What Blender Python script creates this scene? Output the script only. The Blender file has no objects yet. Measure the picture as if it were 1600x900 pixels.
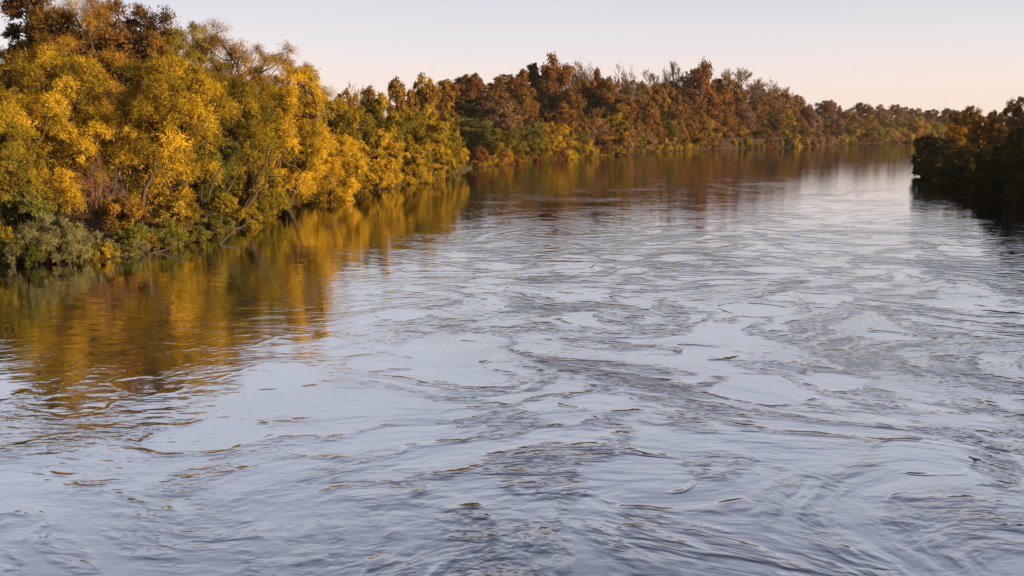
import bpy, math
import numpy as np
from mathutils import Vector

# ------------------------------------------------------------------ camera, sky, sun, exposure
sc = bpy.context.scene
COL = sc.collection
CAM_H = 8.0
LENS, SENSOR = 35.0, 36.0
FPX = 1600 * LENS / SENSOR          # focal length in photo pixels
HORIZON = 205.0
PITCH = math.atan((450 - HORIZON) / FPX)

cam_d = bpy.data.cameras.new('camera')
cam_d.lens, cam_d.sensor_width = LENS, SENSOR
cam_d.clip_start, cam_d.clip_end = 0.1, 12000
cam = bpy.data.objects.new('camera', cam_d)
COL.objects.link(cam)
cam.location = (0, 0, CAM_H)
cam.rotation_euler = (math.pi / 2 - PITCH, 0, 0)
sc.camera = cam

SUN_AZ, SUN_EL = 110.0, 12.0        # clockwise from the view direction; low evening sun
world = bpy.data.worlds.new('World'); sc.world = world; world.use_nodes = True
wn = world.node_tree; wn.nodes.clear()
W = lambda t: wn.nodes.new(t)
wout, bg, sky = W('ShaderNodeOutputWorld'), W('ShaderNodeBackground'), W('ShaderNodeTexSky')
sky.sky_type = 'NISHITA'; sky.sun_disc = False
sky.sun_elevation = math.radians(SUN_EL); sky.sun_rotation = math.radians(SUN_AZ)
sky.air_density, sky.dust_density, sky.ozone_density = 1.0, 1.5, 1.5
# thin high haze of the evening: pale rose low down, lavender grey above, same all round
tc, sep, mr = W('ShaderNodeTexCoord'), W('ShaderNodeSeparateXYZ'), W('ShaderNodeMapRange')
wn.links.new(tc.outputs['Generated'], sep.inputs[0])
mr.inputs['From Min'].default_value, mr.inputs['From Max'].default_value = 0.0, 1.0
wmap, wnoi, wadd = W('ShaderNodeMapping'), W('ShaderNodeTexNoise'), W('ShaderNodeMath')      # faint uneven veil
wmap.inputs['Scale'].default_value = (1.5, 1.5, 14); wnoi.inputs['Scale'].default_value = 1.6; wnoi.inputs['Detail'].default_value = 4
wn.links.new(tc.outputs['Generated'], wmap.inputs[0]); wn.links.new(wmap.outputs[0], wnoi.inputs['Vector'])
wadd.operation = 'MULTIPLY_ADD'; wadd.inputs[1].default_value = 0.035
woff = W('ShaderNodeMath'); woff.operation = 'SUBTRACT'; woff.inputs[1].default_value = 0.0175
wn.links.new(sep.outputs['Z'], woff.inputs[0]); wn.links.new(wnoi.outputs[0], wadd.inputs[0]); wn.links.new(woff.outputs[0], wadd.inputs[2])
wn.links.new(wadd.outputs[0], mr.inputs['Value'])
ramp = W('ShaderNodeValToRGB'); cr = ramp.color_ramp
EXPOSURE = 1.55
stops = [(0.0, (0.99, 0.79, 0.66)), (0.035, (0.96, 0.79, 0.73)), (0.075, (0.87, 0.765, 0.785)), (0.13, (0.685, 0.675, 0.755)),
         (0.30, (0.665, 0.69, 0.795)), (0.48, (0.37, 0.42, 0.57)), (0.70, (0.18, 0.23, 0.38)), (1.0, (0.10, 0.14, 0.27))]
stops = [(p, tuple(v / 2 ** EXPOSURE for v in c)) for p, c in stops]
while len(cr.elements) < len(stops): cr.elements.new(0.5)
for e, (p, c) in zip(cr.elements, stops): e.position = p; e.color = (*c, 1)
wn.links.new(mr.outputs[0], ramp.inputs[0])
gain = W('ShaderNodeMixRGB'); gain.blend_type = 'MULTIPLY'; gain.inputs[0].default_value = 1
gain.inputs[2].default_value = (10, 10, 10, 1); wn.links.new(ramp.outputs[0], gain.inputs[1])
wmix = W('ShaderNodeMixRGB'); wmix.inputs[0].default_value = 0.86
wn.links.new(sky.outputs[0], wmix.inputs[1]); wn.links.new(gain.outputs[0], wmix.inputs[2])
wn.links.new(wmix.outputs[0], bg.inputs[0]); bg.inputs[1].default_value = 0.1
wn.links.new(bg.outputs[0], wout.inputs[0])

sun_d = bpy.data.lights.new('sun', 'SUN'); sun_d.energy = 5.0; sun_d.angle = math.radians(0.6)
sun_d.color = (1.0, 0.72, 0.40)
sun = bpy.data.objects.new('sun', sun_d); COL.objects.link(sun)
az, el = math.radians(SUN_AZ), math.radians(SUN_EL)
S = Vector((math.sin(az) * math.cos(el), math.cos(az) * math.cos(el), math.sin(el)))
sun.rotation_euler = S.to_track_quat('Z', 'Y').to_euler()
sun.location = S * 300

vs = sc.view_settings
vs.view_transform = 'Standard'; vs.look = 'None'; vs.gamma = 1; vs.exposure = EXPOSURE; vs.use_curve_mapping = False
cy = sc.cycles
cy.use_denoising = True
cy.max_bounces = 5; cy.diffuse_bounces = 2; cy.glossy_bounces = 3; cy.transmission_bounces = 3; cy.transparent_max_bounces = 4
cy.caustics_reflective = cy.caustics_refractive = False

# ------------------------------------------------------------------ helpers
cp, sp = math.cos(PITCH), math.sin(PITCH)
def x_at(px, Y, z=0.0):
    return (px - 800) / FPX * (Y * cp - (z - CAM_H) * sp)
def z_at(py, Y):
    v = (450 - py) / FPX
    return CAM_H + Y * (v * cp - sp) / (cp + v * sp)
def ground_at(px, py):
    u, v = (px - 800) / FPX, (450 - py) / FPX
    dy, dz = cp + v * sp, -sp + v * cp
    t = -CAM_H / dz
    return (u * t, dy * t)

def mesh_np(name, V, F, smooth=False, attrs=None):
    V = np.asarray(V, np.float32); F = np.asarray(F, np.int32)
    k = F.shape[1]
    me = bpy.data.meshes.new(name)
    me.vertices.add(len(V)); me.vertices.foreach_set('co', V.ravel())
    me.loops.add(F.size); me.loops.foreach_set('vertex_index', F.ravel())
    me.polygons.add(len(F)); me.polygons.foreach_set('loop_start', np.arange(0, F.size, k, dtype=np.int32))
    if smooth: me.polygons.foreach_set('use_smooth', np.ones(len(F), bool))
    for an, av in (attrs or {}).items():
        a = me.attributes.new(an, 'FLOAT', 'POINT'); a.data.foreach_set('value', np.asarray(av, np.float32))
    me.update(calc_edges=True)
    return me
def link(name, me, mat=None, parent=None):
    o = bpy.data.objects.new(name, me); COL.objects.link(o)
    if mat is not None:
        if not me.materials: me.materials.append(mat)
        else: o.material_slots[0].link = 'OBJECT'; o.material_slots[0].material = mat
    if parent is not None: o.parent = parent
    return o
def norm(a):
    return a / np.maximum(np.linalg.norm(a, axis=-1, keepdims=True), 1e-9)

class Tubes:
    def __init__(s): s.V, s.F, s.n = [], [], 0
    def add(s, path, rad, sides=6):
        path = np.asarray(path, float); rad = np.asarray(rad, float); n = len(path)
        t = norm(np.gradient(path, axis=0))
        ref = np.array([0.0, 0, 1]) if abs(t[:, 2]).mean() < 0.75 else np.array([1.0, 0, 0])
        a = norm(np.cross(t, ref)); b = np.cross(t, a)
        ang = np.arange(sides) * 2 * math.pi / sides
        ring = path[:, None] + rad[:, None, None] * (a[:, None] * np.cos(ang)[None, :, None] + b[:, None] * np.sin(ang)[None, :, None])
        s.V.append(ring.reshape(-1, 3))
        i = np.arange(n - 1)[:, None] * sides; j = np.arange(sides)[None]; j2 = (j + 1) % sides
        s.F.append(np.stack([i + j, i + j2, i + sides + j2, i + sides + j], -1).reshape(-1, 4) + s.n)
        s.n += n * sides
    def prisms(s, p0, p1, r0, r1):
        """many straight three-sided twigs at once"""
        m = len(p0)
        if m == 0: return
        t = norm(p1 - p0); ref = np.where(np.abs(t[:, 2:3]) > 0.8, np.array([[1.0, 0, 0]]), np.array([[0, 0, 1.0]]))
        a = norm(np.cross(t, ref)); b = np.cross(t, a)
        V = np.zeros((m, 6, 3))
        for k in range(3):
            c, d = math.cos(k * 2.0944), math.sin(k * 2.0944)
            V[:, k] = p0 + r0[:, None] * (a * c + b * d); V[:, 3 + k] = p1 + r1[:, None] * (a * c + b * d)
        f = np.array([[0, 1, 4, 3], [1, 2, 5, 4], [2, 0, 3, 5]])
        s.V.append(V.reshape(-1, 3)); s.F.append((np.arange(m)[:, None, None] * 6 + f[None]).reshape(-1, 4) + s.n)
        s.n += m * 6
    def mesh(s, name): return mesh_np(name, np.concatenate(s.V), np.concatenate(s.F), smooth=True)

# ------------------------------------------------------------------ materials
def new_mat(name):
    m = bpy.data.materials.new(name); m.use_nodes = True; m.node_tree.nodes.clear()
    return m, m.node_tree
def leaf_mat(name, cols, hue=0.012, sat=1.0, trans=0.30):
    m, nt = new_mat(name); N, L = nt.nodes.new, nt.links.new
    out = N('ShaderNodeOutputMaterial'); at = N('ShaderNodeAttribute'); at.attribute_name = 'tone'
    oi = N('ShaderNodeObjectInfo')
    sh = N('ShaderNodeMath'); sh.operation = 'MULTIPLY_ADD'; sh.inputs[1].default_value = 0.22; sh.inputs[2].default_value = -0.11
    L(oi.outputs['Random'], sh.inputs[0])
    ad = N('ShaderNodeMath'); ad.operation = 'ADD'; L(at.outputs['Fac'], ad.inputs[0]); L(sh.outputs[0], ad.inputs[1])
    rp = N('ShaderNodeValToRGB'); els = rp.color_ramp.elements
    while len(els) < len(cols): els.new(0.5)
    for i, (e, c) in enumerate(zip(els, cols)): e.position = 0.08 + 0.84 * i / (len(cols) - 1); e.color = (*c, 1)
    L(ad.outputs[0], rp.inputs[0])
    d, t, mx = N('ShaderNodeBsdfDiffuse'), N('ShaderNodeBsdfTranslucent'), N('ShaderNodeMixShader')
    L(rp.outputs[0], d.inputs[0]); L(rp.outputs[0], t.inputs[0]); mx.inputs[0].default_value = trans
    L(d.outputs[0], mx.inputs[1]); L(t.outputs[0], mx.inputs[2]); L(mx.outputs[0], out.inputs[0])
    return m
def rough_mat(name, c0, c1, scale, bump=0.3, rough=0.9, detail=5, stretch=(1, 1, 1)):
    m, nt = new_mat(name); N, L = nt.nodes.new, nt.links.new
    out, b = N('ShaderNodeOutputMaterial'), N('ShaderNodeBsdfPrincipled')
    tcn, mp, nz, rp, bp = N('ShaderNodeTexCoord'), N('ShaderNodeMapping'), N('ShaderNodeTexNoise'), N('ShaderNodeValToRGB'), N('ShaderNodeBump')
    mp.inputs['Scale'].default_value = stretch
    L(tcn.outputs['Object'], mp.inputs[0]); L(mp.outputs[0], nz.inputs['Vector'])
    nz.inputs['Scale'].default_value = scale; nz.inputs['Detail'].default_value = detail; nz.inputs['Roughness'].default_value = 0.65
    rp.color_ramp.elements[0].position, rp.color_ramp.elements[1].position = 0.3, 0.7
    rp.color_ramp.elements[0].color, rp.color_ramp.elements[1].color = (*c0, 1), (*c1, 1)
    L(nz.outputs[0], rp.inputs[0]); L(rp.outputs[0], b.inputs['Base Color'])
    bp.inputs['Strength'].default_value = bump; bp.inputs['Distance'].default_value = 0.1
    L(nz.outputs[0], bp.inputs['Height']); L(bp.outputs[0], b.inputs['Normal'])
    b.inputs['Roughness'].default_value = rough; b.inputs['Specular IOR Level'].default_value = 0.08
    L(b.outputs[0], out.inputs[0])
    return m

M = {
 'gold':   leaf_mat('willow_gold',   [(0.080, 0.060, 0.010), (0.21, 0.142, 0.014), (0.42, 0.266, 0.018), (0.58, 0.358, 0.023)]),
 'olive':  leaf_mat('willow_olive',  [(0.055, 0.052, 0.012), (0.125, 0.102, 0.014), (0.25, 0.178, 0.014), (0.41, 0.27, 0.014)]),
 'brown':  leaf_mat('willow_brown',  [(0.07, 0.045, 0.014), (0.155, 0.090, 0.017), (0.26, 0.145, 0.02), (0.35, 0.195, 0.022)]),
 'tawny':  leaf_mat('leaf_tawny',    [(0.050, 0.030, 0.013), (0.115, 0.062, 0.017), (0.20, 0.104, 0.020), (0.29, 0.148, 0.022)]),
 'green':  leaf_mat('shrub_green',   [(0.045, 0.052, 0.014), (0.09, 0.095, 0.02), (0.16, 0.145, 0.025), (0.24, 0.19, 0.025)]),
 'grey':   leaf_mat('shrub_sage',    [(0.075, 0.075, 0.035), (0.13, 0.125, 0.055), (0.19, 0.17, 0.07), (0.22, 0.19, 0.07)]),
 'rust':   leaf_mat('leaf_rust',     [(0.065, 0.028, 0.012), (0.13, 0.056, 0.017), (0.20, 0.085, 0.021), (0.26, 0.12, 0.023)]),
 'umber':  leaf_mat('leaf_umber',    [(0.045, 0.028, 0.012), (0.105, 0.057, 0.017), (0.185, 0.094, 0.021), (0.25, 0.13, 0.024)]),
 'orange': leaf_mat('leaf_orange',   [(0.12, 0.055, 0.010), (0.25, 0.125, 0.014), (0.37, 0.19, 0.012), (0.43, 0.24, 0.015)]),
 'dark':   leaf_mat('leaf_evergreen_shaded', [(0.018, 0.018, 0.008), (0.035, 0.032, 0.011), (0.06, 0.048, 0.014), (0.09, 0.065, 0.016)], trans=0.15),  # near-black green; on the right bank the shade is put into this colour
 'mauve':  leaf_mat('leaf_mauve_haze',    [(0.09, 0.055, 0.035), (0.15, 0.09, 0.05), (0.21, 0.125, 0.06), (0.26, 0.16, 0.06)]),  # mauve-brown leaves; on the farthest shore the tint stands in for distance haze
 'bark':   rough_mat('bark_grey_brown', (0.022, 0.016, 0.012), (0.075, 0.052, 0.036), 4.0, 0.6, stretch=(1, 1, 0.25)),
 'twig':   rough_mat('bare_twigs', (0.10, 0.07, 0.052), (0.18, 0.13, 0.10), 2.0, 0.1),
 'redtwig': rough_mat('red_brown_twigs', (0.085, 0.045, 0.03), (0.16, 0.085, 0.05), 2.0, 0.1),
 'wood':   rough_mat('wet_driftwood', (0.02, 0.017, 0.014), (0.07, 0.055, 0.042), 6.0, 0.5, rough=0.6),
 'pale':   rough_mat('split_wood', (0.30, 0.17, 0.08), (0.46, 0.27, 0.13), 6.0, 0.3, rough=0.8),
 'ground': rough_mat('leaf_litter_ground', (0.025, 0.017, 0.010), (0.075, 0.05, 0.025), 0.35, 0.5, detail=8),
 'earth':  rough_mat('cut_bank_earth', (0.010, 0.007, 0.006), (0.045, 0.024, 0.013), 0.35, 0.9, detail=8, stretch=(1, 1, 2.5)),
 'grass':  leaf_mat('dry_grass', [(0.04, 0.035, 0.012), (0.08, 0.065, 0.02), (0.14, 0.105, 0.03), (0.20, 0.145, 0.04)]),
}

def water_mat():
    m, nt = new_mat('river_water'); N, L = nt.nodes.new, nt.links.new
    def math_(op, a, b=None, c=None, clamp=False):
        n = N('ShaderNodeMath'); n.operation = op; n.use_clamp = clamp
        for i, v in enumerate((a, b, c)):
            if v is None: continue
            if isinstance(v, (int, float)): n.inputs[i].default_value = v
            else: L(v, n.inputs[i])
        return n.outputs[0]
    def vmath(op, a, b):
        n = N('ShaderNodeVectorMath'); n.operation = op
        for i, v in enumerate((a, b)):
            if isinstance(v, tuple): n.inputs[i].default_value = v
            else: L(v, n.inputs[i])
        return n.outputs[0]
    def mapped(v, s, rot=0.0, off=(0, 0, 0)):
        n = N('ShaderNodeMapping'); n.inputs['Scale'].default_value = s; n.inputs['Rotation'].default_value = (0, 0, rot)
        n.inputs['Location'].default_value = off
        L(v, n.inputs[0]); return n.outputs[0]
    def noise(v, scale, detail=2, rough=0.5, dist=0.0, col=False):
        n = N('ShaderNodeTexNoise'); L(v, n.inputs['Vector']); n.inputs['Scale'].default_value = scale
        n.inputs['Detail'].default_value = detail; n.inputs['Roughness'].default_value = rough; n.inputs['Distortion'].default_value = dist
        return n.outputs['Color'] if col else n.outputs[0]
    def smooth(v, a, b, lo=0.0, hi=1.0):
        n = N('ShaderNodeMapRange'); n.interpolation_type = 'SMOOTHSTEP'
        L(v, n.inputs['Value'])
        for k, x in zip(('From Min', 'From Max', 'To Min', 'To Max'), (a, b, lo, hi)): n.inputs[k].default_value = x
        return n.outputs[0]
    tcn = N('ShaderNodeTexCoord'); P = tcn.outputs['Object']
    sx = N('ShaderNodeSeparateXYZ'); L(P, sx.inputs[0]); X, Y = sx.outputs['X'], sx.outputs['Y']
    fl = N('ShaderNodeAttribute'); fl.attribute_name = 'flow'; F0 = fl.outputs['Vector']
    w2 = vmath('MULTIPLY', vmath('SUBTRACT', noise(P, 0.30, 2, col=True), (0.5, 0.5, 0.5)), (1.6, 1.6, 0))
    F = vmath('ADD', F0, w2)
    Pw = vmath('ADD', P, vmath('MULTIPLY', vmath('SUBTRACT', noise(P, 0.55, 2, col=True), (0.5, 0.5, 0.5)), (1.3, 1.3, 0)))
    # turbulence below the bridge dies out downstream and towards the left bank's slack water
    turb = math_('MULTIPLY', smooth(Y, 28, 112, 1.0, 0.14), math_('MULTIPLY', math_('MAXIMUM', smooth(X, -10, 2, 0.14, 1.0), smooth(Y, 20, 36, 0.55, 0.14)), smooth(X, 38, 56, 1.0, 0.35)))
    # boils: smooth upwelling lenses, some with a broken rim
    vc = N('ShaderNodeTexVoronoi'); vc.inputs['Scale'].default_value = 0.26; L(Pw, vc.inputs['Vector'])
    cs = N('ShaderNodeSeparateColor'); L(vc.outputs['Color'], cs.inputs[0])
    rad = math_('MULTIPLY', cs.outputs[0], 0.52)
    dd = math_('SUBTRACT', vc.outputs['Distance'], rad)
    lens = smooth(dd, -0.10, 0.06, 1.0, 0.0)
    rim = math_('MULTIPLY', smooth(math_('ABSOLUTE', dd), 0.0, 0.05, 1.0, 0.0), smooth(noise(P, 0.8, 1), 0.42, 0.62))
    rim = math_('MULTIPLY', rim, smooth(cs.outputs[0], 0.25, 0.6))
    # ruffled water lies in wandering seams between the eddies and in broad soft-edged patches
    fil = noise(F, 0.16, 4, 0.6)
    seam = smooth(math_('ABSOLUTE', math_('SUBTRACT', fil, 0.5)), 0.0, 0.07, 1.0, 0.0)
    big = smooth(noise(F0, 0.09, 3, 0.6), 0.40, 0.72)
    patch = math_('ADD', math_('MULTIPLY', big, 0.75), math_('MULTIPLY', seam, 0.85))
    patch = math_('ADD', math_('MULTIPLY', patch, math_('SUBTRACT', 1.0, math_('MULTIPLY', lens, 0.93))), 0.16)
    wv = vmath('ADD', P, vmath('MULTIPLY', vmath('SUBTRACT', F, P), (0.35, 0.35, 0)))
    c1 = math_('SUBTRACT', noise(mapped(wv, (0.62, 1.2, 1), 0.12), 1.0, 3, 0.54, 0.3), 0.33)
    c2 = math_('SUBTRACT', noise(mapped(wv, (0.75, 1.25, 1), -0.3), 2.4, 2, 0.5, 0.3), 0.5)
    chop = math_('ADD', math_('MULTIPLY', c1, 0.120), math_('MULTIPLY', c2, 0.054))
    h = math_('MULTIPLY', patch, chop)
    h = math_('ADD', h, math_('MULTIPLY', noise(F, 0.35, 3, 0.5), 0.095))
    h = math_('ADD', h, math_('MULTIPLY', rim, 0.030))
    fine = math_('MULTIPLY', noise(mapped(P, (0.6, 1.3, 1)), 1.1, 3, 0.5), 0.009)
    h = math_('ADD', math_('MULTIPLY', h, turb), fine)
    bp = N('ShaderNodeBump'); bp.inputs['Strength'].default_value = 1.0; bp.inputs['Distance'].default_value = 1.0
    L(h, bp.inputs['Height'])
    # silty body colour under a reflecting skin
    body = N('ShaderNodeMixRGB'); L(noise(P, 0.05, 3), body.inputs[0])
    body.inputs[1].default_value = (0.026, 0.031, 0.052, 1); body.inputs[2].default_value = (0.045, 0.048, 0.064, 1)
    di, gl, mx, out = N('ShaderNodeBsdfDiffuse'), N('ShaderNodeBsdfGlossy'), N('ShaderNodeMixShader'), N('ShaderNodeOutputMaterial')
    L(body.outputs[0], di.inputs[0]); L(bp.outputs[0], gl.inputs['Normal'])
    L(math_('MULTIPLY_ADD', math_('MULTIPLY', patch, turb), 0.09, 0.03), gl.inputs['Roughness'])
    lw = N('ShaderNodeLayerWeight'); lw.inputs['Blend'].default_value = 0.5; L(bp.outputs[0], lw.inputs['Normal'])
    co = math_('SUBTRACT', 1.0, lw.outputs['Facing'])
    fac = math_('SUBTRACT', 1.0, math_('MULTIPLY', math_('POWER', co, 2.7), 3.7), clamp=True)
    fac = math_('MAXIMUM', math_('MULTIPLY', fac, math_('MULTIPLY_ADD', math_('MULTIPLY', patch, turb), -0.24, 1.0)), 0.03)
    L(fac, mx.inputs[0]); L(di.outputs[0], mx.inputs[1]); L(gl.outputs[0], mx.inputs[2]); L(mx.outputs[0], out.inputs[0])
    return m

# ------------------------------------------------------------------ river banks and ground
LB = [(-48, -400), (-38, -60), (-32, 20)] + [ground_at(*p) for p in
      [(0, 407), (130, 405), (205, 394), (290, 380), (345, 361), (400, 345), (450, 319), (500, 306), (580, 296), (640, 286), (727, 268),
       (737, 262), (775, 258), (850, 252), (920, 247), (1000, 238), (1100, 233), (1250, 230), (1312, 225.5), (1430, 222)]] + [(520, 800), (1500, 900), (4200, 1000)]
RB = [(56, -400), (55, -60), (55, 30), (56, 80)] + [ground_at(*p) for p in [(1600, 315), (1545, 304), (1500, 289), (1445, 276)]] + \
     [(78, 190), (92, 225), (150, 300), (262, 400), (430, 490), (800, 600), (1500, 680), (4200, 760)]
LB, RB = np.array(LB), np.array(RB)
POLY = np.concatenate([LB, RB[::-1]])
def seg_dist(p, a, b):
    d = b - a; t = np.clip(((p - a) @ d) / (d @ d), 0, 1)
    return np.linalg.norm(p - (a + t[:, None] * d), axis=1)
def signed(p):
    """metres from the waterline, positive on land"""
    p = np.asarray(p, float); n = len(POLY)
    dist = np.full(len(p), 1e9); inside = np.zeros(len(p), bool)
    for i in range(n):
        a, b = POLY[i], POLY[(i + 1) % n]
        dist = np.minimum(dist, seg_dist(p, a, b))
        cross = (a[1] > p[:, 1]) != (b[1] > p[:, 1])
        with np.errstate(divide='ignore', invalid='ignore'):
            xi = (b[0] - a[0]) * (p[:, 1] - a[1]) / (b[1] - a[1]) + a[0]
        inside ^= cross & (p[:, 0] < xi)
    return np.where(inside, -dist, dist)
def sstep(x, a, b):
    t = np.clip((x - a) / (b - a), 0, 1); return t * t * (3 - 2 * t)
def wob(x, y):
    return (np.sin(x * 0.31 + 1.3 * np.sin(y * 0.17)) + np.sin(y * 0.23 + 1.7 * np.sin(x * 0.13)) + 0.6 * np.sin(x * 0.83 + y * 0.71)) / 2.6
RIDGE = [np.array((-45.0, 345.0)), np.array((30.0, 415.0)), np.array((140.0, 610.0))]
def terrain(p):
    p = np.asarray(p, float); x, y = p[:, 0], p[:, 1]
    s = signed(p) + 0.7 * wob(x, y) * (np.abs(x) < 400)
    z = np.where(s < 0, np.maximum(s * 0.35, -1.8), 0.75 * (1 - np.exp(-np.maximum(s, 0) / 1.2)) + np.maximum(s, 0) ** 0.7 * 0.06)
    rd = np.minimum(seg_dist(p, RIDGE[0], RIDGE[1]), seg_dist(p, RIDGE[1], RIDGE[2]))
    z += (20.0 - 7.0 * sstep(y, 400, 600) - 10.0 * (1 - sstep(x, -45, 25))) * np.exp(-(rd / 66.0) ** 2) * sstep(s, 3, 44) * (s > 0)
    z += np.where(s > 0.5, 0.25 * wob(x * 1.7, y * 1.9), 0)
    z += 9.0 * sstep(s, 150, 900)
    return z
def tz(x, y): return float(terrain(np.array([[x, y]]))[0])

def axis(parts):
    a = [np.arange(lo, hi, st) for lo, hi, st in parts]
    return np.unique(np.concatenate(a + [np.array([parts[-1][1]])]))
xs = axis([(-4000, -1000, 500), (-1000, -200, 80), (-200, -70, 8), (-70, 100, 1.6), (100, 420, 5), (420, 1000, 40), (1000, 4000, 500)])
ys = axis([(-400, 0, 40), (0, 40, 8), (40, 300, 1.8), (300, 760, 5), (760, 1200, 40), (1200, 5000, 400)])
gx, gy = np.meshgrid(xs, ys); P2 = np.stack([gx.ravel(), gy.ravel()], 1)
gz = terrain(P2)
nx, ny = len(xs), len(ys)
ii, jj = np.meshgrid(np.arange(nx - 1), np.arange(ny - 1)); b0 = (jj * nx + ii).ravel()
gf = np.stack([b0, b0 + 1, b0 + nx + 1, b0 + nx], 1)
ground = link('ground', mesh_np('ground', np.column_stack([P2, gz]), gf, smooth=True), M['ground'])
ground['kind'] = 'structure'; ground['label'] = 'leaf-littered river banks and low wooded hill'

# the river surface carries, point by point, where the eddies have dragged it from
wx = axis([(-4000, -100, 1300), (-100, -44, 14), (-44, 66, 0.4), (66, 150, 12), (150, 4000, 1283.4)])
wy = np.concatenate([[-400, -100, 0, 8], np.geomspace(12, 260, 330), [330, 450, 650, 1000, 2000, 5000]])
wgx, wgy = np.meshgrid(wx, wy); WP = np.stack([wgx.ravel(), wgy.ravel()], 1)
rv = np.random.default_rng(21); FL = WP.copy()
for k in range(520):
    cy_ = 12 + 150 * rv.random() ** 1.6; cx_ = rv.uniform(-30, 58)
    R_ = rv.uniform(0.9, 2.6) * (1 + cy_ / 45) if k > 60 else rv.uniform(3.5, 8)
    th = rv.choice([-1, 1]) * rv.uniform(0.25, 1.25) * (0.6 if k <= 60 else 1.0) * (1.0 if cx_ > -14 else 0.45)
    sel = np.where((np.abs(WP[:, 0] - cx_) < 3 * R_) & (np.abs(WP[:, 1] - cy_) < 3 * R_))[0]
    c = np.array([cx_, cy_]); d = FL[sel] - c; an = th * np.exp(-(((WP[sel] - c) ** 2).sum(1)) / R_ ** 2)
    ca, sa = np.cos(an)[:, None], np.sin(an)[:, None]
    FL[sel] = c + np.concatenate([d[:, :1] * ca - d[:, 1:] * sa, d[:, :1] * sa + d[:, 1:] * ca], 1)
nwx, nwy = len(wx), len(wy)
ii, jj = np.meshgrid(np.arange(nwx - 1), np.arange(nwy - 1)); b0 = (jj * nwx + ii).ravel()
wme = mesh_np('water', np.column_stack([WP, np.zeros(len(WP))]), np.stack([b0, b0 + 1, b0 + nwx + 1, b0 + nwx], 1), smooth=True)
fa = wme.attributes.new('flow', 'FLOAT_VECTOR', 'POINT')
fa.data.foreach_set('vector', np.column_stack([FL, np.zeros(len(FL))]).astype(np.float32).ravel())
water = link('water', wme, water_mat())
water['kind'] = 'structure'; water['label'] = 'wide silty river with swirling eddies reflecting the sky'

# ------------------------------------------------------------------ foliage builders
def leaf_cloud(rng, C, R, mid, n_each, ll, lw, droop=0.25, up=0.35, out=0.55, start=0.25, twigs=26):
    """leaf sprays strung along twigs that fan out of every clump; mid is the heart of the lobe each clump sits on"""
    k = len(C); od = norm(C - mid)
    nt = k * twigs
    ci = np.repeat(np.arange(k), twigs)
    d = norm(rng.normal(size=(nt, 3)) * 0.75 + od[ci] * out + np.array([0, 0, up]))
    ln = R[ci] * rng.uniform(0.62, 1.15, nt)
    per = max(1, int(n_each / twigs)); li = np.repeat(np.arange(nt), per); n = len(li); lc = ci[li]
    s = start + (1 - start) * rng.random(n) ** 0.75
    p = C[lc] + d[li] * (ln[li] * s)[:, None] + rng.normal(size=(n, 3)) * (R[lc] * 0.10)[:, None]
    p[:, 2] -= droop * R[lc] * s * s
    ld = norm(d[li] * 0.6 + rng.normal(size=(n, 3)) * 0.6 + np.array([0, 0, -droop]))
    face = norm(p - mid[lc]) * 0.6 + norm(p - C[lc]) * 0.5 + rng.normal(size=(n, 3)) * 0.32      # leaves turn outwards to the light
    sd = norm(np.cross(ld, face))
    L_ = (ll * rng.uniform(0.4, 1.55, n))[:, None]; W_ = (lw * rng.uniform(0.45, 1.5, n))[:, None]
    V = np.empty((n, 3, 3)); V[:, 0] = p - sd * W_ * 0.5; V[:, 1] = p + sd * W_ * 0.5; V[:, 2] = p + ld * L_
    ctone = rng.normal(0, 0.15, k); ttone = rng.normal(0, 0.06, nt)
    tone = np.clip(0.5 + ctone[lc] + ttone[li] + rng.normal(0, 0.075, n), 0, 1)
    return V.reshape(-1, 3), np.repeat(tone, 3), (d, ln, ci)

def clumps(rng, h, w, n, prof, base, rfrac, gap=0.75, lobes=8):
    """billowing lobes set round an uneven crown outline, each covered with leaf clumps; prof(t) is the relative radius at relative height t"""
    LC, LR = [], []
    a0 = rng.uniform(0, 6.28)
    for i in range(lobes):
        t = min(1.0, ((i + rng.uniform(0.25, 0.85)) / lobes) ** 0.85); a = a0 + i * 2.4 + rng.uniform(-0.5, 0.5)
        rl = w * rng.uniform(0.20, 0.29) * (1 - 0.12 * t)
        rad = max(0.0, w / 2 * prof(t) - rl * 0.8) * rng.uniform(0.7, 1.08)
        zz = base * h + rl * 0.5 + t * max(0.1, h * (1 - base) - rl * 1.45)
        LC.append((rad * math.cos(a), rad * math.sin(a), zz)); LR.append(rl)
    LC, LR = np.array(LC), np.array(LR)
    C, R, Mi = [], [], []; tries = 0
    pw = LR ** 2 / (LR ** 2).sum()
    while len(C) < n and tries < n * 40:
        tries += 1
        j = int(rng.choice(lobes, p=pw)); r = rfrac * w * rng.uniform(0.65, 1.3)
        d = rng.normal(size=3); d /= np.linalg.norm(d)
        c = LC[j] + d * max(0.1, LR[j] - r * 0.7) * rng.uniform(0.55, 1.0) ** 0.5 * np.array([1, 1, 0.95])
        c[2] = max(c[2], r * 0.55)
        if any(np.linalg.norm(c - q) < gap * (r + s_) * 0.5 for q, s_ in zip(C, R)): continue
        C.append(c); R.append(r); Mi.append(LC[j] - np.array([0, 0, 0.25 * LR[j]]))
    return np.array(C), np.array(R), np.array(Mi)

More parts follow.
